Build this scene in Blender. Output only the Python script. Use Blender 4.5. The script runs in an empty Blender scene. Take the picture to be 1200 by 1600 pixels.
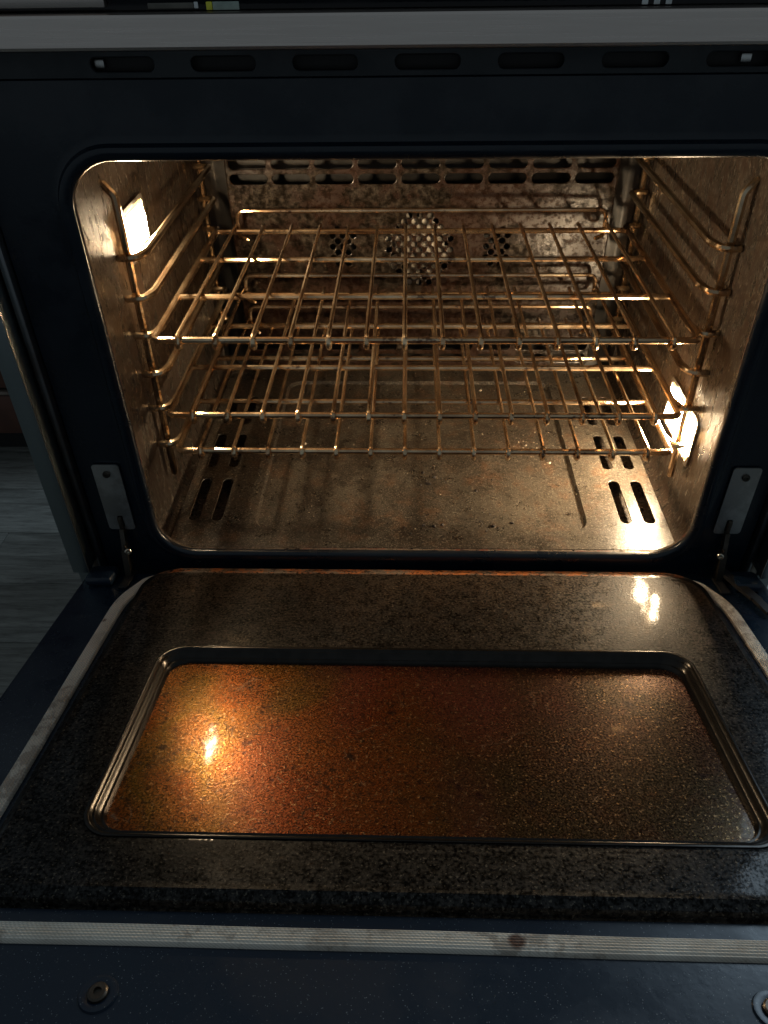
import bpy, bmesh, math, random
from mathutils import Vector, Matrix
from mathutils.geometry import delaunay_2d_cdt
random.seed(7)
S = bpy.context.scene
COL = S.collection
R = math.radians

# ------------------------------------------------------------------ camera, world, lights, exposure
cd = bpy.data.cameras.new('camera'); cam = bpy.data.objects.new('camera', cd); COL.objects.link(cam)
cd.sensor_fit = 'VERTICAL'; cd.sensor_height = 24.0; cd.lens = 24.0 * 1201.95 / 1600.0
cd.clip_start = 0.01; cd.clip_end = 60
yaw, pitch, roll = 0.0363, 0.676, -0.0159
cam.matrix_world = (Matrix.Translation((-0.018, -0.6815, 0.6138)) @ Matrix.Rotation(yaw, 4, 'Z')
                    @ Matrix.Rotation(math.pi / 2 - pitch, 4, 'X') @ Matrix.Rotation(roll, 4, 'Z'))
S.camera = cam
w = bpy.data.worlds.new('World'); S.world = w; w.use_nodes = True
bg = w.node_tree.nodes['Background']
bg.inputs['Color'].default_value = (0.58, 0.71, 0.80, 1); bg.inputs['Strength'].default_value = 0.18
# the kitchen window, behind and to the right of the oven
wl = bpy.data.lights.new('kitchen_window_light', 'AREA'); wl.shape = 'RECTANGLE'; wl.size = 1.3; wl.size_y = 1.3
wl.energy = 24; wl.color = (0.62, 0.82, 1.0)
wo = bpy.data.objects.new('kitchen_window_light', wl); COL.objects.link(wo)
wo.location = (1.62, 1.3, 2.0)
wo.rotation_euler = (Vector((0.1, -0.5, 0.0)) - wo.location).to_track_quat('-Z', 'Y').to_euler()
S.view_settings.view_transform = 'Standard'; S.view_settings.look = 'None'
S.view_settings.exposure = 0.0; S.view_settings.gamma = 1.0
S.render.engine = 'CYCLES'
cy = S.cycles
cy.use_denoising = True; cy.denoising_prefilter = 'ACCURATE'
cy.max_bounces = 10; cy.diffuse_bounces = 5; cy.glossy_bounces = 6
cy.sample_clamp_indirect = 3.0; cy.blur_glossy = 0.4
LAMP = 370.0            # radiance of the oven lamps behind their glass
LAMP_COL = (1.0, 0.75, 0.46, 1)

# ------------------------------------------------------------------ materials
class NT:
    def __init__(s, name):
        s.m = bpy.data.materials.new(name); s.m.use_nodes = True
        s.t = s.m.node_tree; s.n = s.t.nodes; s.b = s.n['Principled BSDF']
        s.tc = s.n.new('ShaderNodeTexCoord'); s.oi = s.n.new('ShaderNodeObjectInfo')
        a = s.n.new('ShaderNodeVectorMath'); a.operation = 'SCALE'; a.inputs['Scale'].default_value = 7.3
        v = s.n.new('ShaderNodeCombineXYZ')
        for k in 'XYZ': s.l(s.oi.outputs['Random'], v.inputs[k])
        s.l(v.outputs[0], a.inputs[0])
        b = s.n.new('ShaderNodeVectorMath'); b.operation = 'ADD'
        s.l(s.tc.outputs['Object'], b.inputs[0]); s.l(a.outputs[0], b.inputs[1]); s.co = b.outputs[0]
        s.raw = s.tc.outputs['Object']
    def l(s, a, b): s.t.links.new(a, b)
    def mapped(s, scale, src=None):
        m = s.n.new('ShaderNodeMapping'); m.inputs['Scale'].default_value = scale
        s.l(src or s.co, m.inputs['Vector']); return m.outputs[0]
    def noise(s, scale, detail=4, rough=.55, src=None, dist=0):
        x = s.n.new('ShaderNodeTexNoise'); x.inputs['Scale'].default_value = scale
        x.inputs['Detail'].default_value = detail; x.inputs['Roughness'].default_value = rough
        x.inputs['Distortion'].default_value = dist
        s.l(src or s.co, x.inputs['Vector'])
        m = s.n.new('ShaderNodeMapRange'); m.inputs[1].default_value = .30; m.inputs[2].default_value = .70
        s.l(x.outputs['Fac'], m.inputs[0]); return m.outputs[0]
    def voro(s, scale, feature='F1', src=None, out='Distance'):
        x = s.n.new('ShaderNodeTexVoronoi'); x.inputs['Scale'].default_value = scale; x.feature = feature
        s.l(src or s.co, x.inputs['Vector']); return x.outputs[out]
    def ramp(s, fac, *stops):
        x = s.n.new('ShaderNodeValToRGB'); e = x.color_ramp.elements
        while len(e) < len(stops): e.new(.5)
        for el, (p, c) in zip(e, stops):
            el.position = p; el.color = (c, c, c, 1) if isinstance(c, (int, float)) else (*c, 1)
        s.l(fac, x.inputs['Fac']); return x.outputs['Color']
    def mix(s, fac, a, b, mode='MIX'):
        x = s.n.new('ShaderNodeMix'); x.data_type = 'RGBA'; x.blend_type = mode
        for k, v in ((0, fac), (6, a), (7, b)):
            if hasattr(v, 'is_linked'): s.l(v, x.inputs[k])
            elif k == 0: x.inputs[0].default_value = v
            else: x.inputs[k].default_value = (*v, 1) if len(v) == 3 else v
        return x.outputs[2]
    def math(s, op, a, b=0.0):
        x = s.n.new('ShaderNodeMath'); x.operation = op
        for i, v in enumerate((a, b)):
            if hasattr(v, 'is_linked'): s.l(v, x.inputs[i])
            else: x.inputs[i].default_value = v
        return x.outputs[0]
    def set(s, **k):
        names = dict(color='Base Color', rough='Roughness', metal='Metallic', spec='Specular IOR Level', coat='Coat Weight',
                     coatr='Coat Roughness', aniso='Anisotropic', tint='Specular Tint')
        for a, v in k.items():
            i = s.b.inputs[names[a]]
            if hasattr(v, 'is_linked'): s.l(v, i)
            elif isinstance(v, tuple): i.default_value = (*v, 1)
            else: i.default_value = v
    def bump(s, h, strength=.3, dist=.001):
        x = s.n.new('ShaderNodeBump'); x.inputs['Strength'].default_value = strength; x.inputs['Distance'].default_value = dist
        s.l(h, x.inputs['Height']); s.l(x.outputs[0], s.b.inputs['Normal'])

def m_cavity(name, streak, base=1.0):
    t = NT(name)
    v = t.mapped((1, 1, .30) if streak else (1, 1, 1))
    big = t.noise(9, 5, .6, src=t.co); mid = t.noise(120, 4, .65, src=v); fine = t.noise(420, 3, .6, src=v)
    c = t.ramp(big, (.15, (.027*base, .022*base, .018*base)), (.5, (.047*base, .039*base, .032*base)), (.9, (.076*base, .064*base, .053*base)))
    c = t.mix(t.ramp(mid, (.42, 0), (.75, .8)), c, (.036*base, .019*base, .012*base))
    c = t.mix(t.ramp(fine, (.66, 0), (.88, .6)), c, (.26*base, .23*base, .19*base))
    c = t.mix(t.ramp(t.noise(260, 2, .5), (.74, 0), (.86, .8)), c, (.02, .014, .01))
    t.set(color=c, rough=t.ramp(mid, (.1, .20), (.9, .42)), spec=.6)
    t.bump(t.math('ADD', t.math('MULTIPLY', mid, .5), fine), .16, .0005)
    return t.m

def m_back():
    t = NT('baked_back_panel')
    big = t.noise(11, 6, .7); mid = t.noise(120, 6, .72); fine = t.noise(330, 3, .6)
    c = t.ramp(mid, (.20, (.008, .006, .004)), (.44, (.022, .017, .013)), (.62, (.044, .036, .028)), (.90, (.085, .071, .056)))
    c = t.mix(t.ramp(t.math('MULTIPLY', big, t.math('ADD', mid, .45)), (.30, 0), (.52, .88)), c, (.026, .011, .006))
    c = t.mix(t.ramp(fine, (.70, 0), (.82, .85)), c, (.018, .012, .009))
    t.set(color=c, rough=t.ramp(big, (.2, .17), (.8, .42)), spec=t.ramp(mid, (.35, .12), (.60, .6)))
    t.bump(t.math('ADD', mid, t.math('MULTIPLY', fine, .5)), .22, .0006)
    return t.m

def m_pan():
    t = NT('speckled_floor_pan')
    big = t.noise(6, 5, .6); mid = t.noise(34, 6, .7); fine = t.noise(560, 2, .5); sp = t.voro(230)
    c = t.ramp(big, (.15, (.018, .014, .011)), (.5, (.038, .032, .025)), (.9, (.064, .055, .043)))
    c = t.mix(t.ramp(mid, (.52, 0), (.85, .75)), c, (.070, .036, .018))
    c = t.mix(t.ramp(t.noise(13, 6, .75), (.58, 0), (.72, .75)), c, (.016, .011, .008))
    c = t.mix(t.ramp(fine, (.64, 0), (.90, .5)), c, (.28, .25, .20))
    c = t.mix(t.ramp(t.noise(300, 2, .5), (.76, 0), (.86, .85)), c, (.012, .009, .007))
    t.set(color=c, rough=t.ramp(mid, (.1, .24), (.9, .42)), spec=t.ramp(t.noise(260, 3, .6), (.30, .36), (.65, .62)))
    t.bump(t.math('ADD', t.math('MULTIPLY', sp, .5), fine), .16, .0005)
    return t.m

def m_rust():
    t = NT('rust_spotted_enamel')
    n = t.noise(38, 6, .75); big = t.noise(9, 3, .5); f = t.noise(300, 3, .6)
    c = t.mix(t.ramp(f, (.4, 0), (.9, .6)), (.085, .066, .050), (.17, .14, .11))
    c = t.mix(t.math('MULTIPLY', t.ramp(n, (.52, 0), (.66, 1)), t.ramp(big, (.35, .2), (.6, 1))), c, (.10, .022, .010))
    c = t.mix(t.ramp(t.noise(150, 3, .6), (.68, 0), (.8, .9)), c, (.014, .008, .006))
    t.set(color=c, rough=t.ramp(n, (.4, .22), (.7, .6))); t.bump(n, .3, .0008)
    return t.m

def m_enamel(name, col=(.006, .010, .016), rough=.2, flake=True):
    t = NT(name)
    c = col
    if flake:
        sp = t.voro(520, out='Distance'); gate = t.noise(420, 1, .5)
        c = t.mix(t.math('MULTIPLY', t.ramp(sp, (.10, 1), (.22, 0)), t.ramp(gate, (.56, 0), (.64, .55))), col, (.32, .36, .38))
    sm = t.noise(16, 4, .6)
    t.set(color=c, rough=t.ramp(sm, (.3, rough), (.75, rough + .16)), spec=.5)
    t.bump(t.noise(160, 2), .06, .0006)
    return t.m

def m_plug():
    t = NT('grimy_black_enamel')
    v = t.raw
    big = t.noise(5, 5, .6, src=v); med = t.noise(17, 6, .7, src=v); mid = t.math('ADD', t.math('MULTIPLY', t.noise(330, 3, .65, src=v), .62), t.math('MULTIPLY', t.noise(75, 4, .7, src=v), .38)); fine = t.noise(420, 2, .5, src=v)
    c = t.ramp(mid, (.30, (.0012, .0012, .0012)), (.5, (.004, .004, .004)), (.72, (.014, .013, .011)))
    # baked on grease is thickest towards the hinge side of the door
    sx = t.n.new('ShaderNodeSeparateXYZ'); t.l(v, sx.inputs[0])
    g = t.n.new('ShaderNodeMapRange'); g.inputs[1].default_value = -.23; g.inputs[2].default_value = -.05
    t.l(sx.outputs['Y'], g.inputs[0])
    gr = t.math('MULTIPLY', t.math('MULTIPLY', g.outputs[0], t.ramp(med, (.1, .2), (.8, 1.0))), t.ramp(mid, (.28, .1), (.62, .85)))
    c = t.mix(gr, c, (.040, .025, .015))
    g2 = t.n.new('ShaderNodeMapRange'); g2.inputs[1].default_value = -.0150; g2.inputs[2].default_value = -.0130
    t.l(sx.outputs['Y'], g2.inputs[0])
    rust = t.mix(t.ramp(t.noise(30, 6, .75, src=v), (.40, 0), (.60, 1)), (.15, .12, .095), (.36, .125, .042))
    rust = t.mix(t.ramp(mid, (.55, 0), (.75, .7)), rust, (.05, .025, .015))
    c = t.mix(t.math('MULTIPLY', g2.outputs[0], .92), c, rust)
    c = t.mix(t.ramp(fine, (.82, 0), (.90, .6)), c, (.10, .09, .07))
    c = t.mix(t.ramp(t.noise(260, 2, .6, src=v), (.64, 0), (.74, .9)), c, (.001, .001, .001))
    t.set(color=c, rough=t.ramp(mid, (.3, .30), (.7, .55)), spec=t.ramp(mid, (.32, .04), (.66, .19)), coat=t.math('MULTIPLY', t.ramp(mid, (.36, .25), (.60, 1)), t.ramp(med, (.2, .40), (.8, .14))), coatr=.06)
    h = t.math('ADD', t.math('MULTIPLY', mid, .6), fine)
    t.bump(h, .22, .0006)
    b2 = t.n.new('ShaderNodeBump'); b2.inputs['Strength'].default_value = .05; b2.inputs['Distance'].default_value = .0005
    t.l(h, b2.inputs['Height']); t.l(b2.outputs[0], t.b.inputs['Coat Normal'])
    return t.m

def m_glass():
    t = NT('grease_baked_window_glass')
    v = t.raw
    big = t.noise(6, 3, .5, src=v); mid = t.noise(30, 6, .7, src=v); fine = t.noise(430, 3, .6, src=v); dots = t.voro(120, src=v)
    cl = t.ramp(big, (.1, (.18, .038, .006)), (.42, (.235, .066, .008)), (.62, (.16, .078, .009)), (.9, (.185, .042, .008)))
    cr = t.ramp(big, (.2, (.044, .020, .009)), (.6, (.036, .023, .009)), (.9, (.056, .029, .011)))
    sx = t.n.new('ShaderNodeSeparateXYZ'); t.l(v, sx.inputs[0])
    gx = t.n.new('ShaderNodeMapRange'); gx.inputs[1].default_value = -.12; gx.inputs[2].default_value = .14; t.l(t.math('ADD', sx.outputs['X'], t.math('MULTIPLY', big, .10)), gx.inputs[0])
    c = t.mix(gx.outputs[0], cl, cr)  # grease fade; the left side's reflected orange is put into the colour
    c = t.mix(t.ramp(mid, (.45, 0), (.95, .5)), c, (.085, .030, .010))
    gate = t.noise(60, 2, .5, src=v)
    c = t.mix(t.math('MULTIPLY', t.ramp(dots, (.16, .9), (.30, 0)), t.ramp(gate, (.45, 0), (.7, 1))), c, (.02, .008, .004))
    c = t.mix(t.ramp(fine, (.80, 0), (.90, .5)), c, (.62, .38, .16))
    c = t.mix(t.ramp(t.noise(480, 3, .6, src=v), (.62, 0), (.80, .5)), c, (.025, .010, .005))
    w = t.n.new('ShaderNodeVectorMath'); w.operation = 'ADD'
    nz = t.n.new('ShaderNodeTexNoise'); nz.inputs['Scale'].default_value = 14; t.l(v, nz.inputs['Vector'])
    sc_ = t.n.new('ShaderNodeVectorMath'); sc_.operation = 'SCALE'; sc_.inputs['Scale'].default_value = .06; t.l(nz.outputs['Color'], sc_.inputs[0])
    t.l(v, w.inputs[0]); t.l(sc_.outputs[0], w.inputs[1])
    ed = t.voro(11, 'DISTANCE_TO_EDGE', src=w.outputs[0])
    c = t.mix(t.math('MULTIPLY', t.ramp(ed, (.002, .55), (.006, 0)), t.ramp(t.noise(31, 2, .5, src=v), (.70, 0), (.78, 1))), c, (.30, .22, .15))
    d2 = t.voro(34, src=w.outputs[0])
    c = t.mix(t.math('MULTIPLY', t.ramp(d2, (.10, .9), (.22, 0)), t.ramp(t.noise(23, 2, .5, src=v), (.52, 0), (.62, 1))), c, (.014, .006, .004))
    c = t.mix(t.ramp(t.noise(4.5, 2, .5, src=t.mapped((1, .6, 1), v)), (.55, 0), (.85, .55)), c, (.13, .034, .030))
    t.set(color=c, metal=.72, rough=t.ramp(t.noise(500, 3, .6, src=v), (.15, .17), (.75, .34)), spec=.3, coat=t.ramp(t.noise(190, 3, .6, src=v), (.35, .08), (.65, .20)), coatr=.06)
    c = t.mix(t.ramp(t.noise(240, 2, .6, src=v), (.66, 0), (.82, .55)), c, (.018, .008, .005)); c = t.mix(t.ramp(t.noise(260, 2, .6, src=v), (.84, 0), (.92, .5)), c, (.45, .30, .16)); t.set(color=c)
    t.bump(t.math('ADD', t.math('MULTIPLY', t.noise(420, 3, .6, src=v), .25), t.math('ADD', t.math('MULTIPLY', fine, .6), t.math('MULTIPLY', dots, .4))), .13, .0006)
    return t.m

def m_wire(name='heat_browned_chrome', dark=1.0):
    t = NT(name)
    a = t.noise(13, 3, .6); b = t.noise(120, 3, .6)
    c = t.ramp(a, (.1, (.52*dark, .34*dark, .20*dark)), (.5, (.72*dark, .52*dark, .32*dark)), (.9, (.86*dark, .70*dark, .48*dark)))
    c = t.mix(t.ramp(b, (.45, 0), (1.0, .35)), c, (.34*dark, .18*dark, .10*dark))
    c = t.mix(t.ramp(t.math('MULTIPLY', t.noise(9, 3, .6), t.noise(130, 4, .7)), (.46, 0), (.56, .8)), c, (.09, .034, .020))
    t.set(color=c, metal=.95, rough=t.ramp(a, (.2, .12), (.9, .24)))
    return t.m

def m_steel(name, col=(.50, .50, .50), rough=.3, stretch=(.02, 1, 1), dirt=0.0):
    t = NT(name)
    n = t.noise(700, 3, .6, src=t.mapped(stretch)); a = t.noise(20, 5, .65)
    c = t.mix(t.ramp(a, (.45, 0), (.7, dirt)), col, (.09, .05, .03)) if dirt else col
    t.set(color=c, metal=1.0, rough=t.ramp(n, (.2, rough - .03), (.8, rough + .04)))
    t.bump(n, .02, .0003)
    return t.m

def m_gasket():
    t = NT('braided_fibreglass')
    v = t.raw
    w = t.n.new('ShaderNodeTexWave'); w.inputs['Scale'].default_value = 210; w.bands_direction = 'DIAGONAL'
    w.inputs['Distortion'].default_value = .6; t.l(v, w.inputs['Vector'])
    st = t.noise(18, 5, .65, src=v)
    c = t.mix(t.ramp(st, (.5, 0), (1.0, .55)), (.72, .68, .60), (.36, .29, .22))
    c = t.mix(t.ramp(w.outputs['Fac'], (.2, .22), (.6, 0)), c, (.20, .19, .17))
    c = t.mix(t.ramp(t.math('MULTIPLY', t.noise(8, 4, .7, src=v), t.noise(90, 4, .7, src=v)), (.30, 0), (.46, .5)), c, (.20, .15, .11))
    for (ux, vy, rr) in ((.0575, -.468, .0062), (-.3498, -.105, .0045), (.345, -.19, .003)):
        d = t.n.new('ShaderNodeVectorMath'); d.operation = 'DISTANCE'
        t.l(v, d.inputs[0]); d.inputs[1].default_value = (ux, vy, -.004)
        c = t.mix(t.ramp(t.math('DIVIDE', t.math('ADD', d.outputs['Value'], t.math('MULTIPLY', st, .002)), rr * 1.6), (.55, .85), (.85, 0)), c, (.10, .035, .018))
    t.set(color=c, rough=.8, spec=.25)
    t.bump(w.outputs['Fac'], .16, .0005)
    return t.m

def m_plain(name, col, rough=.5, metal=0.0, spec=.5, nscale=60, var=.25):
    t = NT(name)
    n = t.noise(nscale, 4, .6)
    c = t.mix(t.ramp(n, (.35, 0), (.7, 1)), col, tuple(x * (1 - var) for x in col))
    t.set(color=c, rough=rough, metal=metal, spec=spec)
    t.bump(n, .08, .0004)
    return t.m

def m_floorwood():
    t = NT('grey_wood_plank')
    v = t.mapped((1.2, 14, 1)); n = t.noise(6, 7, .65, src=v, dist=.6); f = t.noise(40, 4, .6, src=v)
    c = t.ramp(n, (.1, (.12, .118, .105)), (.5, (.21, .21, .19)), (.9, (.29, .29, .26)))
    c = t.mix(t.ramp(f, (.65, 0), (.95, .6)), c, (.06, .058, .052))
    t.set(color=c, rough=.5); t.bump(f, .15, .0006)
    return t.m

def m_lens(name, col, strength):
    t = NT(name)
    e = t.n.new('ShaderNodeEmission'); e.inputs['Color'].default_value = col; e.inputs['Strength'].default_value = strength
    t.l(e.outputs[0], t.n['Material Output'].inputs['Surface'])
    t.m.cycles.emission_sampling = 'FRONT_BACK'
    return t.m

M = dict(lipm=m_steel('dull_edge_steel', (.22, .23, .24), .36, (1, 1, .05), .3), lipr=m_rust(), rear=m_enamel('shade_dark_rear_enamel', (.012, .011, .010), .3, False), wall=m_cavity('baked_cavity_enamel', True), ceil=m_cavity('baked_cavity_ceiling', False, .8), back=m_back(), pan=m_pan(),
         frame=m_enamel('blue_black_enamel', (.004, .009, .017), .20, False), doorf=m_enamel('flecked_blue_black_enamel', (.004, .012, .026), .24),
         plug=m_plug(), glass=m_glass(), wire=m_wire(), wired=m_wire('heat_browned_support_rod', .8),
         steel=m_steel('brushed_stainless', (.66, .58, .53), .30), dirty=m_steel('dirty_channel_steel', (.30, .27, .23), .4, (1, 1, .05), .95),
         side=m_steel('side_stainless', (.30, .35, .36), .36, (1, 1, .05)), plate=m_steel('hinge_plate_steel', (.62, .62, .60), .36, (1, 1, 1), .3),
         hinge=m_plain('oily_hinge_steel', (.10, .085, .07), .38, .9), bright=m_plain('worn_bright_steel', (.72, .66, .55), .25, 1.0),
         lip=m_plain('window_rim_metal', (.030, .027, .024), .22, .75, nscale=90), gasket=m_gasket(), dark=m_plain('matt_dark', (.012, .010, .009), .6),  # dark: matt near-black, also stands for shade in the hinge hollow
         fan=m_plain('fan_aluminium', (.62, .57, .49), .4, .3, nscale=45, var=.75), panelglass=m_enamel('black_control_glass', (.004, .006, .009), .07, False),
         strip=m_enamel('grey_black_vent_enamel', (.007, .011, .015), .32, False), lens=m_lens('glowing_lamp_glass', LAMP_COL, LAMP), lens2=m_lens('browned_lamp_glass', (1.0, .50, .14, 1), 5.0), reflg=m_plain('pale_green_reflection', (.34, .42, .37), .5),
         reflb=m_plain('grey_brown_reflection', (.13, .12, .10), .5), yellow=m_plain('yellow_reflection', (.75, .72, .06), .5), white=m_plain('white_print_reflection', (.65, .68, .68), .5),
         floor=m_floorwood(), seam=m_plain('floor_underlay', (.05, .048, .045), .7), cab=m_plain('dark_brown_cabinet_wood', (.11, .042, .026), .42, nscale=12),
         kick=m_plain('black_toe_kick', (.012, .011, .010), .6), cabedge=m_plain('cabinet_edge', (.22, .17, .14), .4),
         crumb=m_plain('pale_crumb', (.42, .36, .27), .7), char=m_plain('charred_flake', (.014, .009, .007), .75), ash=m_plain('ash_fleck', (.30, .25, .18), .8))

# ------------------------------------------------------------------ helpers
def link(o, parent=None):
    COL.objects.link(o)
    if parent is not None: o.parent = parent
    return o
def empty(name, loc=(0, 0, 0), parent=None, rot=(0, 0, 0)):
    o = bpy.data.objects.new(name, None); o.location = loc; o.rotation_euler = rot; o.empty_display_size = .05
    return link(o, parent)
def tag(o, label=None, cat=None, group=None, kind=None):
    for k, v in (('label', label), ('category', cat), ('group', group), ('kind', kind)):
        if v: o[k] = v
    return o
def mesh_from(name, verts, faces, mat, smooth=True, recalc=True):
    me = bpy.data.meshes.new(name); me.from_pydata([tuple(v) for v in verts], [], faces); me.update()
    if recalc:
        bm = bmesh.new(); bm.from_mesh(me); bmesh.ops.recalc_face_normals(bm, faces=bm.faces); bm.to_mesh(me); bm.free()
    for p in me.polygons: p.use_smooth = smooth
    me.materials.append(mat)
    return me
def sharp(me, ang=35):
    bm = bmesh.new(); bm.from_mesh(me)
    for e in bm.edges:
        e.smooth = not (len(e.link_faces) == 2 and e.calc_face_angle(0) > R(ang))
    bm.to_mesh(me); bm.free()
    return me
def obj(name, me, parent=None, loc=(0, 0, 0), rot=(0, 0, 0)):
    o = bpy.data.objects.new(name, me); o.location = loc; o.rotation_euler = rot
    return link(o, parent)
class MB:
    ang = 35
    def __init__(s): s.v = []; s.f = []
    def add(s, vs, fs):
        n = len(s.v); s.v += [tuple(v) for v in vs]; s.f += [tuple(i + n for i in f) for f in fs]; return s
    def box(s, a, b, bev=0.0):
        bm = bmesh.new(); bmesh.ops.create_cube(bm, size=1)
        for v in bm.verts: v.co = Vector([(a[i] + b[i]) / 2 + v.co[i] * (b[i] - a[i]) for i in range(3)])
        if bev: bmesh.ops.bevel(bm, geom=bm.edges[:], offset=bev, segments=2, affect='EDGES', profile=.5)
        bm.verts.index_update()
        s.add([v.co[:] for v in bm.verts], [[v.index for v in f.verts] for f in bm.faces]); bm.free(); return s
    def tube(s, pts, r, n=8, cap=True, squash=None):
        vs, fs = tube(pts, r, n, cap); return s.add(vs, fs)
    def lathe(s, prof, c, axis, n=20):
        # prof: (radius, height) list along axis from c
        ax = Vector(axis).normalized(); t = ax.orthogonal().normalized(); b = ax.cross(t); c = Vector(c)
        vs = []; fs = []
        for (r, h) in prof:
            for k in range(n):
                a = 2 * math.pi * k / n; vs.append(c + ax * h + t * r * math.cos(a) + b * r * math.sin(a))
        for i in range(len(prof) - 1):
            for k in range(n): fs.append((i*n+k, i*n+(k+1) % n, (i+1)*n+(k+1) % n, (i+1)*n+k))
        fs.append(tuple(range((len(prof)-1)*n, len(prof)*n))); fs.append(tuple(reversed(range(n))))
        return s.add(vs, fs)
    def mesh(s, name, mat, smooth=True): return sharp(mesh_from(name, s.v, s.f, mat, smooth), s.ang)
    def obj(s, name, mat, parent=None, smooth=True, loc=(0, 0, 0), rot=(0, 0, 0)): return obj(name, s.mesh(name, mat, smooth), parent, loc, rot)

def round_path(pts, r, seg=5):
    pts = [Vector(p) for p in pts]; out = [pts[0]]
    for i in range(1, len(pts) - 1):
        rr = r[i] if isinstance(r, (list, tuple)) else r
        a, b, c = pts[i-1], pts[i], pts[i+1]
        d1 = (a - b); d2 = (c - b); rr = min(rr, d1.length * .49, d2.length * .49)
        p = b + d1.normalized() * rr; q = b + d2.normalized() * rr
        for k in range(seg + 1):
            t = k / seg; out.append(p * (1-t)**2 + b * 2*t*(1-t) + q * t*t)
    out.append(pts[-1]); return out
def tube(pts, r, n=8, cap=True):
    pts = [Vector(p) for p in pts]; m = len(pts); vs = []; fs = []
    t0 = (pts[1] - pts[0]).normalized(); nrm = t0.orthogonal().normalized()
    for i in range(m):
        t = (pts[min(i+1, m-1)] - pts[max(i-1, 0)]).normalized()
        nrm = (nrm - t * nrm.dot(t)).normalized(); b = t.cross(nrm)
        for k in range(n):
            a = 2*math.pi*k/n; vs.append(pts[i] + (nrm * math.cos(a) + b * math.sin(a)) * (r[i] if isinstance(r, list) else r))
    if isinstance(r, list): r = r[-1]
    for i in range(m-1):
        for k in range(n): fs.append((i*n+k, i*n+(k+1) % n, (i+1)*n+(k+1) % n, (i+1)*n+k))
    if cap:   # domed ends
        for i0, sgn, tt in ((0, -1, (pts[0]-pts[1]).normalized()), ((m-1)*n, 1, (pts[-1]-pts[-2]).normalized())):
            c = pts[0] if i0 == 0 else pts[-1]; base = len(vs)
            for k in range(n): vs.append(c + (vs[i0+k] - c) * .62 + tt * r * .6)
            for k in range(n): fs.append((i0+k, i0+(k+1) % n, base+(k+1) % n, base+k))
            fs.append(tuple(range(base, base+n)))
    return vs, fs
def loop_tube(pts, r, n=8):
    pts = [Vector(p) for p in pts]; m = len(pts); vs = []; fs = []; nrm = Vector((0, 0, 1))
    for i in range(m):
        t = (pts[(i+1) % m] - pts[i-1]).normalized(); q = (nrm - t*nrm.dot(t)).normalized(); b = t.cross(q)
        for k in range(n):
            a = 2*math.pi*k/n; vs.append(pts[i] + (q*math.cos(a) + b*math.sin(a)) * r)
    for i in range(m):
        j = (i+1) % m
        for k in range(n): fs.append((i*n+k, i*n+(k+1) % n, j*n+(k+1) % n, j*n+k))
    return vs, fs
def rrect(x0, x1, y0, y1, r, n=8, edge=1):
    """rounded rectangle, 4*(n+1) points, counter-clockwise; r one radius or four (bl, br, tr, tl)"""
    rs = r if isinstance(r, (list, tuple)) else (r,) * 4
    cs = ((x0, y0, 1, 1, 180), (x1, y0, -1, 1, 270), (x1, y1, -1, -1, 0), (x0, y1, 1, -1, 90)); out = []
    for (cx, cy_, sx, sy, a0), q in zip(cs, rs):
        for k in range(n + 1):
            a = R(a0 + 90 * k / n); out.append((cx + sx*q + q*math.cos(a), cy_ + sy*q + q*math.sin(a)))
    return out
def loft(loops, f3, close_last=False, close_first=False):
    """loops: list of (points2d, depth); f3 maps (x, y, depth) to 3D"""
    n = len(loops[0][0]); vs = [f3(x, y, d) for L, d in loops for (x, y) in L]; fs = []
    for i in range(len(loops)-1):
        for k in range(n): fs.append((i*n+k, i*n+(k+1) % n, (i+1)*n+(k+1) % n, (i+1)*n+k))
    if close_last: fs.append(tuple(range((len(loops)-1)*n, len(loops)*n)))
    if close_first: fs.append(tuple(range(n)))
    return vs, fs
def inside(p, poly):
    x, y = p; c = False; j = len(poly) - 1
    for i in range(len(poly)):
        xi, yi = poly[i]; xj, yj = poly[j]
        if (yi > y) != (yj > y) and x < (xj-xi)*(y-yi)/(yj-yi) + xi: c = not c
        j = i
    return c
def slot(cx, cy_, lx, ly, n=6): return lambda g: rrect(cx-lx/2-g, cx+lx/2+g, cy_-ly/2-g, cy_+ly/2+g, min(lx, ly)/2+g-1e-5, n)
def disc(cx, cy_, r, n=12): return lambda g: [(cx+(r+g)*math.cos(2*math.pi*k/n), cy_+(r+g)*math.sin(2*math.pi*k/n)) for k in range(n)]
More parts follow.
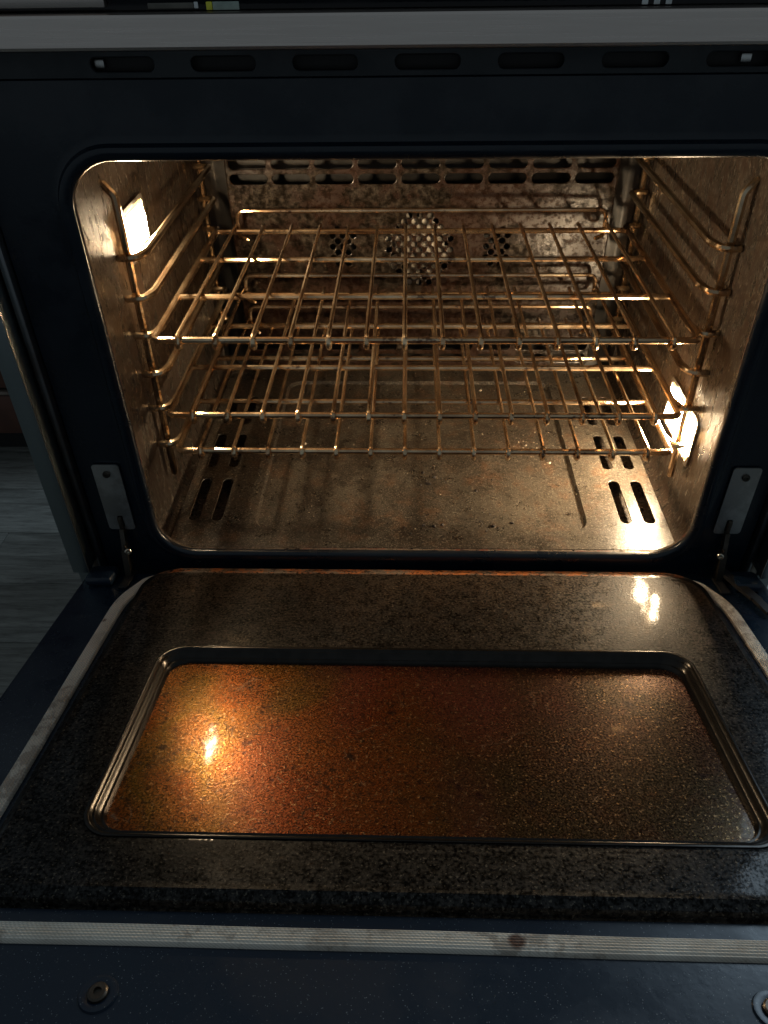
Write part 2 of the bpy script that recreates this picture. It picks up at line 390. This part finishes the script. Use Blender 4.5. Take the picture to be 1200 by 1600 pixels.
def plate(outer, holes, f3, thick, ch=.0012, features=(), close=True):
    """a sheet with holes whose rims are chamfered; features = loops (points, depth) pressed into the sheet"""
    pts = []; edges = []; dep = []
    def add(L, d):
        n0 = len(pts)
        for p in L: pts.append(Vector(p)); dep.append(d)
        for k in range(len(L)): edges.append((n0+k, n0+(k+1) % len(L)))
    add(outer, 0.0)
    hl = [h(ch) for h in holes]
    for L in hl: add(L, 0.0)
    for L, d in features: add(L, d)
    ov, oe, of, ovi, _, _ = delaunay_2d_cdt(pts, edges, [], 0, 1e-6)
    dd = [dep[o[0]] if o else 0.0 for o in ovi]
    vs = [f3(v.x, v.y, dd[i]) for i, v in enumerate(ov)]; fs = []
    bbs = [(min(p[0] for p in L), max(p[0] for p in L), min(p[1] for p in L), max(p[1] for p in L)) for L in hl]
    for f in of:
        c = ((ov[f[0]].x+ov[f[1]].x+ov[f[2]].x)/3, (ov[f[0]].y+ov[f[1]].y+ov[f[2]].y)/3)
        if not inside(c, outer): continue
        if any(b[0] < c[0] < b[1] and b[2] < c[1] < b[3] and inside(c, L) for b, L in zip(bbs, hl)): continue
        fs.append(tuple(f))
    mb = MB(); mb.add(vs, fs)
    for h in holes:
        v2, f2 = loft([(h(ch), 0.0), (h(ch*.3), ch*.3), (h(0), ch), (h(0), thick)], f3); mb.add(v2, f2)
    if close:
        v2, f2 = loft([(outer, 0.0), (outer, thick)], f3); mb.add(v2, f2)
    bm = bmesh.new()
    bv = [bm.verts.new(v) for v in mb.v]
    for f in mb.f:
        try: bm.faces.new([bv[i] for i in f])
        except ValueError: pass
    bmesh.ops.remove_doubles(bm, verts=bm.verts, dist=2e-6)
    bm.verts.index_update(); out = MB(); out.ang = 9
    out.add([v.co[:] for v in bm.verts], [[v.index for v in f.verts] for f in bm.faces]); bm.free()
    return out
def screw(c, axis, r, parent, mat, head='screw', washer=None):
    mb = MB()
    mb.lathe([(r, 0), (r, r*.28), (r*.86, r*.5), (r*.42, r*.55), (r*.36, r*.25)], c, axis, 18)
    s = mb.obj(head, mat, parent)
    return s
FY = lambda x, z, d: (x, d, z)          # sheet facing -Y, depth into the oven

# ------------------------------------------------------------------ kitchen floor and the far cabinet
FZ = -.42
fl = MB().box((-3, -3, FZ-.06), (3, 3, FZ-.006)).obj('kitchen_floor', M['seam']); tag(fl, kind='structure')
pm = MB().box((-.6, -.075, -.0055), (.6, .075, .0), .0012).mesh('plank', M['floor'])
for j in range(-8, 7):
    for i in range(-1, 2):
        y = j * .1512; x = i * 1.2015 + (j % 3) * .41 - .25
        if x + .6 < -1.75 or x - .6 > 1.75 or (abs(x) < .1 and y > -.1): continue
        obj('plank', pm, fl, (x, y, FZ))
cb = empty('kitchen_cabinet', (-1.25, .80, FZ))
tag(cb, 'dark brown wooden kitchen cabinet standing on the grey plank floor behind the oven', 'cabinet')
MB().box((-.75, .006, .075), (.65, .5, .95)).obj('carcass', M['cab'], cb)
MB().box((-.72, .05, 0), (.62, .45, .074)).obj('toe_kick', M['kick'], cb)
MB().box((-.745, -.018, .20), (-.053, .004, .90), .003).obj('cabinet_door', M['cab'], cb)
MB().box((-.047, -.018, .20), (.645, .004, .90), .003).obj('cabinet_door', M['cab'], cb)
MB().box((-.745, -.018, .082), (.645, .004, .180), .003).obj('drawer_front', M['cab'], cb)
MB().box((-.745, -.020, .183), (.645, .004, .190), .001).obj('edge_strip', M['cabedge'], cb)

# ------------------------------------------------------------------ the oven
ov = empty('oven', (0, 0, FZ))
tag(ov, 'built-in oven with its door open and both warm lamps lit', 'oven')
OV = empty  # parts are written in coordinates whose zero is the middle of the cavity mouth's lower edge
def part(mb, name, mat, parent=ov, smooth=True):
    o = mb.obj(name, mat, parent, smooth)
    if parent is ov: o.location = (0, 0, -FZ)
    return o
HW, HT, CR = .310, .441, .042
# front frame: pressed sheet with a rolled rim round the mouth
def mouth(g): return rrect(-HW-g, HW+g, .002-g, HT+g, (CR+g*.9,)*4, 10)
outerL = rrect(-.3815, .3815, -.075, .5015, .003, 10)
prof = [(.0004, .0085), (.0000, .0050), (.0008, .0030), (.0024, .0013), (.005, .0004), (.0085, 0), (.0115, .0006), (.0130, .0026), (.0140, .0046), (.0160, .0052), (.020, .0052)]
vs, fs = loft([(mouth(g), d) for g, d in prof] + [(outerL, .0052), (rrect(-.3825, .3825, -.076, .5025, .004, 10), .0062), (rrect(-.3825, .3825, -.076, .5025, .004, 10), .03)], FY)
part(MB().add(vs, fs), 'front_frame', M['frame'])
# cavity liner
CW, CD, CT, CB = .325, .505, .452, -.022
def cav(y, g, r=.03): return rrect(-CW-g, CW+g, CB-g, CT+g, r, 8)
vs, fs = loft([(mouth(.0012), .0072), (mouth(.0016), .0130), (mouth(.004), .0136)], FY)
part(MB().add(vs, fs), 'cavity_lip', M['lipr'])
L = [(rrect(-HW-.002, HW+.002, -.001, HT+.002, CR, 8), .0134),
     (rrect(-.318, .318, -.010, .447, .04, 8), .0165), (cav(0, -.002), .020), (cav(0, 0), .023), (cav(0, 0), .026), (cav(0, 0), .472), (cav(0, 0), .476), (cav(0, -.003), .478), (cav(0, -.003), .482)]
vs, fs = loft(L, FY)
part(MB().add(vs, fs), 'cavity_liner', M['wall'])
vs, fs = loft([(cav(0, -.0035), .4785), (cav(0, -.0035), CD-.02), (cav(0, -.008), CD-.006), (cav(0, -.02, .02), CD), (cav(0, -.024, .02), CD)], FY, close_last=True)
part(MB().add(vs, fs), 'rear_liner', M['rear'])  # rear walls coloured dark in place of shade behind the panel and slots
# back panel: box lid in front of the fan, slots top and bottom, perforations in the middle
holes = []
for zc in (.3395, .3187, .298, .038, .0165):
    for k in range(9): holes.append(slot(-.2467 + k*.0616, zc, .0545, .0142))
def hexes(cx, cz, test):
    for i in range(-9, 10):
        for j in range(-9, 10):
            if (i + j) % 2: continue
            x, z = i*.0077, j*.0084
            if test(x, z): holes.append(disc(cx + x, cz + z, .0046))
hexes(0.0, .196, lambda x, z: x*x + z*z < .0545**2)
for sx in (-1, 1): hexes(sx*.115, .201, lambda x, z: abs(x) < .0170 and abs(z) < .027)
bo = rrect(-.277, .277, .002, .425, .012, 8)
b = plate(bo, holes, lambda x, z, d: (x, .470 + d, z), .0022, .0010, close=False)
v2, f2 = loft([(bo, .470), (rrect(-.279, .279, 0, .427, .013, 8), .4712), (rrect(-.2835, .2835, -.004, .431, .014, 8), .499)], FY); b.add(v2, f2)
part(b, 'back_panel', M['back'])
# convection fan behind the perforations
fan = empty('convection_fan', (0, .4875, .196 - FZ), ov)
bl = MB()
bl.add([(.012, 0, -.006), (.058, -.006, -.014), (.062, -.006, .012), (.012, 0, .006), (.012, .0008, -.006), (.058, -.0048, -.014), (.062, -.0048, .012), (.012, .0012, .006)],
       [(0, 1, 2, 3), (7, 6, 5, 4), (0, 4, 5, 1), (1, 5, 6, 2), (2, 6, 7, 3), (3, 7, 4, 0)])
bme = bl.mesh('blade', M['fan'], False)
for k in range(8): obj('blade', bme, fan, (0, 0, 0), (0, 2*math.pi*k/8 + .2, 0))
MB().lathe([(.012, -.004), (.013, .004)], (0, 0, 0), (0, 1, 0)).obj('hub', M['fan'], fan)
MB().lathe([(.036, -.0055), (.038, -.005), (.038, -.0045), (.036, -.0040)], (0, 0, .006), (0, 1, 0), 40).obj('fan_plate', M['fan'], fan)
# floor pan with a pressed centre and slots in pairs
ph = []
for sx in (-1, 1):
    for y0, y1 in ((.064, .153), (.180, .264), (.292, .372)):
        for xc in (.2575, .2865): ph.append(slot(sx*xc, (y0+y1)/2, .0135, y1-y0))
po = rrect(-.3065, .3065, .0145, .458, .006, 6)
feat = [(rrect(-.2085, .2085, .0485, .4215, .022, 6), 0.0), (rrect(-.2055, .2055, .0515, .4185, .020, 6), -.0045)]
pan = plate(po, ph, lambda x, y, d: (x, y, d if d <= 0 and d > -.0046 and d != 0 else (-d)), .0016, .0008, feat, close=False)
v2, f2 = loft([(po, 0), (rrect(-.3075, .3075, .0135, .459, .007, 6), -.0012), (rrect(-.308, .308, .013, .4595, .007, 6), -.006)], lambda x, y, d: (x, y, d)); pan.add(v2, f2)
part(pan, 'floor_pan', M['pan'])

def lamp(sx, y0, y1, z0, z1):
    e = empty('lamp', (sx*CW, (y0+y1)/2, (z0+z1)/2 - FZ), ov); hy, hz = (y1-y0)/2, (z1-z0)/2
    f = lambda a, b_, d: (-sx*d, a, b_)
    vs, fs = loft([(rrect(-hy-.006, hy+.006, -hz-.006, hz+.006, .008), .0), (rrect(-hy-.005, hy+.005, -hz-.005, hz+.005, .008), .003), (rrect(-hy, hy, -hz, hz, .006), .003), (rrect(-hy, hy, -hz, hz, .006), .001)], f)
    MB().add(vs, fs).obj('lamp_rim', M['dirty'], e)
    vs, fs = loft([(rrect(-hy+.0005, hy-.0005, -hz+.0005, hz-.0005, .006), .001), (rrect(-hy+.001, hy-.001, -hz+.001, hz-.001, .006), .0022)], f, True)
    MB().add(vs, fs).obj('lens', M['lens2'], e)
    # clear middle of the glass, its outline eaten into by baked residue
    rg = random.Random(5); pts = []
    L0 = rrect(-hy+.0045, hy-.0045, -hz+.0045, hz-.0045, .006, 6); n0 = len(L0)
    for k in range(n0):
        a, b_ = L0[k], L0[(k+1) % n0]; m = max(1, int(math.hypot(b_[0]-a[0], b_[1]-a[1]) / .003))
        for q in range(m):
            t = q/m; x, y = a[0]+(b_[0]-a[0])*t, a[1]+(b_[1]-a[1])*t; g = 1 + rg.uniform(-.07, .04); pts.append((x*g, y*g))
    vs, fs = loft([(pts, .0023), ([(x*.985, y*.97) for x, y in pts], .0050)], f, True)
    MB().add(vs, fs).obj('bulb_glow', M['lens'], e)
    return e
lamp(-1, .132, .219, .301, .349)['label'] = 'upper lamp'
lamp(1, .097, .200, .069, .126)['label'] = 'lower lamp'

# vent strip above the frame, stainless trim, control panel
vh = [slot(-.2425 + k*.0797, .5125, .0505, .0098) for k in range(7)]
vent = plate(rrect(-.3825, .3825, .5035, .5245, .001, 2), vh, lambda x, z, d: (x, .002 + d, z), .004, .0010)
part(vent, 'vent_strip', M['strip'])
part(MB().box((-.3825, .012, .504), (.3825, .03, .524)), 'vent_backing', M['dark'])
for x0 in (-.2665, .2375):
    part(MB().box((x0, .006, .5092), (x0 + .0085, .010, .5160), .0015), 'vent_glint', M['plate'])  # steel bits added in place of light reflections at the slot ends
tp = [(-.0205, .5245), (-.0225, .5255), (-.0232, .5275), (-.0232, .5460), (-.0226, .5478), (-.0205, .5487), (.03, .5487), (.03, .5245)]
mb = MB(); n = len(tp)
mb.add([(x, y, z) for x in (-.43, .43) for (y, z) in tp], [(i, (i+1) % n, n+(i+1) % n, n+i) for i in range(n)] + [tuple(range(n)), tuple(range(n, 2*n))])
part(mb, 'top_trim', M['steel'], smooth=False)
cpz = .5492
cp = part(MB().box((-.43, -.012, cpz), (.43, .03, cpz + .10), .0015), 'control_panel', M['panelglass'])
def cpart(a, b_, name, mat, lab=None):
    o = MB().box(a, b_, .0004).obj(name, mat, cp)
    if lab: o['label'] = lab
    return o
cpart((-.43, -.019, .5523), (-.240, -.0125, .575), 'lower_rail', M['steel'])
cpart((-.1620, -.0136, .5494), (-.1425, -.0125, .5546), 'reflection_patch', M['reflg'], 'pale green patch in place of a reflection')  # flat patch added in place of a reflection in the black glass
cpart((-.1668, -.0138, .5494), (-.1623, -.0125, .5546), 'print_reflection_mark', M['yellow'], 'yellow mark in place of a reflection')  # yellow part of the same added reflection
cpart((-.2100, -.0136, .5506), (-.1760, -.0125, .5542), 'reflection_patch', M['reflb'], 'dark beige patch in place of a reflection')  # second patch added for a reflection in the glass
cpart((-.1757, -.0137, .5506), (-.1727, -.0125, .5546), 'print_reflection_mark', M['white'])  # white patch added for a reflection, not print
for k in range(3): cpart((.150 + k*.0085, -.0132, .5497), (.1545 + k*.0085, -.0125, .5525), 'print_reflection_mark', M['white'])

# sides
for sx in (-1, 1):
    def sb(x0, x1, y0, y1, z0, z1, name, mat, bev=.0012):
        return part(MB().box((min(sx*x0, sx*x1), y0, z0), (max(sx*x0, sx*x1), y1, z1), bev), name, M[mat])
    sb(.3832, .3912, -.0035, .03, -.05, .5225, 'frame_lip', 'lipm', .0030)
    sb(.3935, .4035, .004, .03, -.05, .5225, 'side_channel', 'dirty')
    sb(.3930, .4125, -.0240, .0015, -.010, .5225, 'side_trim', 'side', .0011)
    sb(.3921, .3929, -.0246, -.0228, -.010, .5225, 'edge_highlight', 'bright', .0003)  # added bright strip stands in for the highlight along the trim edge
    sb(.4045, .4225, .0025, .60, -.30, .5225, 'side_panel', 'side', .0022)
part(MB().box((-.4035, .035, -.30), (.4035, .04, -.09)), 'lower_front', M['dark'])
part(MB().box((-.4035, .56, -.30), (.4035, .60, .52)), 'rear_shell', M['dark'])
part(MB().box((-.4035, .031, .5265), (.4035, .60, .548)), 'top_shell', M['dark'])
part(MB().box((-.4035, .045, -.34), (.4035, .58, -.301)), 'base_shell', M['dark'])
part(MB().box((-.39, .06, -.42), (.39, .56, -.341)), 'plinth', M['kick'])

# hinge plates and arms
def hinge(sx):
    pl = rrect(.3345, .3650, .037, .129, .004, 6)
    pl = [(sx*x, z) for x, z in pl]
    h = plate(pl, [lambda g: [(sx*x, z) for x, z in rrect(.3463-g, .3523+g, .0400-g, .0570+g, .0012, 2)]], lambda x, z, d: (x, .0016 + d, z), .0018, .0004)
    o = part(h, 'hinge_plate', M['plate'], smooth=False)
    screw((sx*.3500, .0012, .1165), (0, -1, 0), .0042, o, M['hinge'])
    a = empty('hinge_arm', (sx*.3495, .004, .050 - FZ), ov)
    MB().box((-.0022, -.006, -.020), (.0022, .004, .006), .0008).obj('hook', M['hinge'], a)
    m = MB()
    for q, (y0, z0, y1, z1) in enumerate(((-.003, -.010, -.012, -.040), (-.010, -.036, -.020, -.078))):
        hw = .0026 + .0010*q; d = .0042 + .0016*q
        m.add([(x, y + (d if f else -d), z) for (y, z) in ((y0, z0), (y1, z1)) for x in (-hw, hw) for f in (0, 1)], [(0, 1, 3, 2), (4, 6, 7, 5), (0, 2, 6, 4), (1, 5, 7, 3), (0, 4, 5, 1), (2, 3, 7, 6)])
    m.obj('lever', M['hinge'], a)
    m = MB().box((-sx*.0015-.0016, -.016, -.064), (-sx*.0015+.0016, -.006, -.028), .001); m.obj('side_link', M['hinge'], a)
    m = MB(); m.lathe([(.0040, 0), (.0040, .0015), (.0030, .0026), (.0013, .0026), (.0012, .001)], (-sx*.004, -.0145, -.037), (-sx*.35, -.90, .25), 16); m.obj('rivet', M['bright'], a)
for sx in (-1, 1): hinge(sx)

# ------------------------------------------------------------------ the door: local x across, local -y away from the hinge, local z its inner face
dr = empty('door', (0, -.0086, -.012 - FZ), ov, (R(-12), 0, 0)); dr.scale = (.9874,) * 3
dr['label'] = 'open door with grease browned window'
D = lambda x, v, d: (x, -v, d)
# outer door slab
do = lambda g: rrect(-.409+g, .409-g, -.004+g, .572-g, .006, 4)
vs, fs = loft([(do(.004), -.056), (do(0), -.052), (do(0), -.0155), (do(.0012), -.0130), (do(.0035), -.0120)], D, True, True)
MB().add(vs, fs).obj('door_slab', M['doorf'], dr)
# raised inner panel
plugO = lambda g, gb=None: rrect(-.3300+g, .3300-g, -.002+(g*.6 if gb is None else gb), .4475-g, (.045-g*.5, .045-g*.5, .03-g*.4, .03-g*.4), 10)
winO = lambda g: rrect(-.2680+g, .2680-g, .1585+g, .3965-g, .026-g*.5, 10)
vs, fs = loft([(plugO(-.001), -.0119), (plugO(0), -.0105), (plugO(.0006), -.0050), (plugO(.0016, .0010), -.0030), (plugO(.0035, .0030), -.0022), (plugO(.0060, .0130), -.0010), (plugO(.0085, .0142), .0006), (plugO(.0100, .0154), .0004), (plugO(.0130, .0170), 0), (plugO(.0150, .0190), 0.0), (winO(-.003), 0), (winO(0), -.0004)], D)
MB().add(vs, fs).obj('inner_panel', M['plug'], dr)
trim = [(.0002, -.0008), (.0005, .0005), (.0018, .0009), (.0034, .0004), (.0046, -.0016), (.0056, -.0024), (.0068, -.0018), (.0080, -.0034), (.0094, -.0066), (.0106, -.0074), (.0118, -.0070), (.0132, -.0096), (.0140, -.0132)]
vs, fs = loft([(winO(g), d) for g, d in trim], D); MB().add(vs, fs).obj('window_frame', M['lip'], dr)
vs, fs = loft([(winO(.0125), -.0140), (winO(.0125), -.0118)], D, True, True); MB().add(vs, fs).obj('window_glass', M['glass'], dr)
# braided gasket: flat ribbed rope round three sides
gp = round_path([(-.300, .004, 0), (-.325, .012, 0), (-.3455, .060, 0), (-.3455, .4665, 0), (.3455, .4695, 0), (.3455, .060, 0), (.325, .012, 0), (.300, .004, 0)], [0, .014, .05, .05, .05, .05, .014, 0], 10)
def refine(P, step=.02):
    out = [P[0]]
    for a, b_ in zip(P, P[1:]):
        k = max(1, int((b_-a).length/step))
        for i in range(1, k+1): out.append(a.lerp(b_, i/k))
    return out
gp = refine(gp)
def gsec():
    s = []; ribs = 7; W2 = .0070
    for i in range(ribs*4+1):
        t = i/(ribs*4); x = -W2 + 2*W2*t
        h = .0042*math.sqrt(max(0, 1-(x/W2)**2))**.55 + .0010*abs(math.sin(math.pi*ribs*t)) + .0004
        s.append((x, h))
    return [(-W2, -.002)] + s + [(W2, -.002)]
sec = gsec(); mb = MB(); vs = []; fs = []; n = len(sec); m = len(gp)
for i, p in enumerate(gp):
    t = (gp[min(i+1, m-1)] - gp[max(i-1, 0)]).normalized(); sd = Vector((t.y, -t.x, 0))
    wob = .0004*math.sin(i*.23) + .0002*math.sin(i*.61+1)
    k = min(1.0, .45 + .55*min(i, m-1-i)/9)
    for (x, h) in sec:
        q = p + sd*(x*k + wob); vs.append((q.x, -q.y, -.0119 + max(h, -.0)*(.6+.4*k)))
for i in range(m-1):
    for k in range(n-1): fs.append((i*n+k, i*n+k+1, (i+1)*n+k+1, (i+1)*n+k))
mb.add(vs, fs).obj('gasket', M['gasket'], dr)
# screws on the slab's rim, each in a dished washer
for sx in (-1, 1):
    wz = MB().lathe([(.0125, 0), (.0118, .0016), (.0085, .0019), (.0066, .0010)], (sx*.2105, -.5065, -.0119), (0, 0, 1), 24)
    o = wz.obj('washer', M['doorf'], dr)
    sc = MB().lathe([(.0066, .0011), (.0064, .0030), (.0052, .0040), (.0026, .0040), (.0022, .0022)], (sx*.2105, -.5065, -.0119), (0, 0, 1), 18)
    sc.obj('screw', M['hinge'], dr)
# hinge pockets on the slab's back corners with the folded latch
for sx in (-1, 1):
    pk = MB().box((sx*.3825-.017, -.030, -.0118), (sx*.3825+.015, .001, .0010), .0045); pk.obj('hinge_cover', M['doorf'], dr)
    MB().box((sx*.3535-.0055, -.034, -.0118), (sx*.3535+.0055, .006, -.0085), .001).obj('hinge_shade_pad', M['dark'], dr)  # dark pad in place of the shade inside the hinge hollow
    if sx > 0:
        m = MB(); P = [(.3560, .004, .000), (.3700, -.024, -.006), (.3800, -.052, -.0078), (.3850, -.080, -.0082)]
        for q, (a, b_) in enumerate(zip(P, P[1:])):
            hw = (.0055, .006, .005)[q]
            m.add([(p[0] + e_*hw, p[1], p[2] + f*.004) for p in (a, b_) for e_ in (-1, 1) for f in (0, 1)], [(0, 1, 3, 2), (4, 6, 7, 5), (0, 2, 6, 4), (1, 5, 7, 3), (0, 4, 5, 1), (2, 3, 7, 6)])
        m.obj('hinge_latch', M['dark'], dr)

# ------------------------------------------------------------------ rack supports on the side walls
def support(sx, levels, label):
    e = empty('rack_support', (sx*.314, .29, .03)); tag(e, label, 'rack support', 'wire rack supports on the cavity walls')
    P = lambda x, y, z: (sx*x - sx*.314, y - .29, z - .03)
    rp = .0043; yf, yr = .1185, .4705
    MB().tube(round_path([P(.3245, yf, .3915), P(.3150, yf, .3800), P(.3145, yf-.001, .34), P(.3145, yf-.006, .040)], [0, .004, .004, 0]), rp).obj('post', M['wired'], e)
    MB().tube(round_path([P(.3245, yr, .405), P(.3150, yr, .395), P(.3150, yr, .040)], .006), rp).obj('post', M['wired'], e)
    for k, z in enumerate(levels):
        yy = yf - .0080 - .001*k
        pts = round_path([P(.3225, yy, z), P(.3060, yy, z), P(.2985, yy+.018, z), P(.2985, yr-.006, z), P(.3190, yr-.0085, z)], [0, .010, .016, .009, 0])
        MB().tube(pts, .0043).obj('rail', M['wired'], e)
    return e
support(-1, (.3185, .274, .231, .183, .1385, .0885), 'browned wire rack support hooked on the left wall under the upper lamp')
support(1, (.327, .2805, .2335, .186, .139, .0885), 'browned wire rack support on the right wall in front of the lower lamp')

# ------------------------------------------------------------------ racks
def make_rack(z0):
    e = empty('oven_rack', (0, .262, z0))
    ry = -.262; fx = .297; yf, yb = .0883, .4373; RR = .0039; RW = .0025; zr = -(RR + RW - .0002)
    lp = []
    for cx, cyy, a0 in ((-fx, yf, 180), (fx, yf, 270), (fx, yb, 0), (-fx, yb, 90)):
        r = .007 if cyy == yf else .011
        ox = cx + (r if cx < 0 else -r); oy = cyy + (r if cyy == yf else -r)
        for k in range(6):
            a = R(a0 + 90*k/5); lp.append((ox + r*math.cos(a), oy + r*math.sin(a) + ry, zr))
    vs, fs = loop_tube(lp, RR, 10); MB().add(vs, fs).obj('rack_frame', M['wire'], e)
    cm = MB().tube([(-fx+.004, 0, 0), (-.1, 0, 0), (.1, 0, 0), (fx-.004, 0, 0)], .0036).mesh('cross_rail', M['wire'])
    for y in (.3266, .2047): obj('cross_rail', cm, e, (0, y + ry, zr))
    q = RR + RW; pts = [(0, yb + .010 + ry, 0)]
    pts += [(0, yb - .001 + ry, 0), (0, .3 + ry, 0), (0, .2 + ry, 0)]
    for k in range(15):
        a = R(90 + 262*k/14); qq = q * (1 + .22*max(0, math.sin(R(262*k/14 - 70)))); pts.append((0, yf + ry + qq*math.cos(a), zr + qq*math.sin(a)))
    wm = MB().tube(pts, [RW]*4 + [RW*(1 + .30*math.sin(math.pi*k/14)) for k in range(15)], 8).mesh('wire', M['wire'])
    for k in range(14): obj('wire', wm, e, (-.268 + k*.536/13, 0, 0))
    bs = round_path([(-.250, .428+ry, zr-.008), (-.2645, .4445+ry, zr-.010), (-.2645, .4465+ry, .0200), (.2645, .4465+ry, .0200), (.2645, .4445+ry, zr-.010), (.250, .428+ry, zr-.008)], [0, .010, .012, .012, .010, 0], 6)
    MB().tube(bs, .0031).obj('back_stop', M['wire'], e)
    return e
def copy_tree(o, parent=None):
    c = o.copy(); COL.objects.link(c); c.parent = parent
    for ch in o.children: copy_tree(ch, c)
    return c
r1 = make_rack(.2417)
r2 = copy_tree(r1); r2.location = (.000, .262, .1463)
r3 = copy_tree(r1); r3.location = (.001, .262, .0962)
g = 'heat browned wire racks across the cavity'
tag(r1, 'topmost browned wire rack, level with the perforated fan grille', 'oven rack', g)
tag(r2, 'middle browned wire rack lying between the other two racks', 'oven rack', g)
tag(r3, 'lowest browned wire rack, closest above the speckled oven floor', 'oven rack', g)

# ------------------------------------------------------------------ crumbs and charred flakes on the floor pan
def lumps(name, spots, mat, label):
    mb = MB()
    for (x, y, s, zz) in spots:
        n = random.randint(5, 7); a0 = random.random()*6; top = []; bot = []
        for k in range(n):
            a = a0 + 2*math.pi*k/n; r = s*random.uniform(.55, 1.1)
            bot.append((x + r*math.cos(a), y + r*math.sin(a), zz)); top.append((x + r*.6*math.cos(a), y + r*.6*math.sin(a), zz + s*random.uniform(.25, .7)))
        mb.add(bot + top, [(k, (k+1) % n, n+(k+1) % n, n+k) for k in range(n)] + [tuple(range(n, 2*n))])
    o = mb.obj(name, mat, None, False); tag(o, label, 'crumbs', None, 'stuff'); return o
def pz(x, y): return -.0044 if abs(x) < .204 and .053 < y < .417 else .0002
def sc(n, s0, s1, cl=None):
    out = []
    while len(out) < n:
        if cl and random.random() < .75:
            c = random.choice(cl); x, y = random.gauss(c[0], c[2]), random.gauss(c[1], c[2])
        else: x, y = random.uniform(-.295, .295), random.uniform(.025, .44)
        if .24 < abs(x) < .30 and y > .055: continue
        if abs(x) > .3 or not .02 < y < .45: continue
        out.append((x, y, random.uniform(s0, s1)*random.uniform(.5, 1), pz(x, y)))
    return out
pale = sc(240, .0006, .0015, [(.05, .37, .05), (-.13, .30, .06), (.16, .25, .03), (-.24, .16, .03), (0, .40, .05)]) + [(-.165, .245, .0042, -.0044), (-.10, .32, .0034, -.0044), (.18, .20, .0036, -.0044), (.10, .40, .003, -.0044), (-.15, .36, .003, -.0044)]
lumps('pale_crumbs', pale, M['crumb'], 'pale crumbs scattered over the speckled oven floor')
dark = sc(130, .0006, .0022, [(.02, .065, .02), (.08, .07, .015), (0.0, .18, .02), (.01, .15, .015), (.10, .17, .03)]) + [(.091, .062, .0045, -.0044), (.02, .165, .004, -.0044), (.075, .135, .003, -.0044), (.012, .150, .0045, -.0044), (.004, .176, .0032, -.0044), (.017, .061, .0035, -.0044), (.028, .064, .003, -.0044), (.004, .063, .003, -.0044), (.115, .068, .003, -.0044), (-.02, .058, .0025, -.0044)]
lumps('charred_flakes', dark, M['char'], 'charred black flakes on the middle of the oven floor')
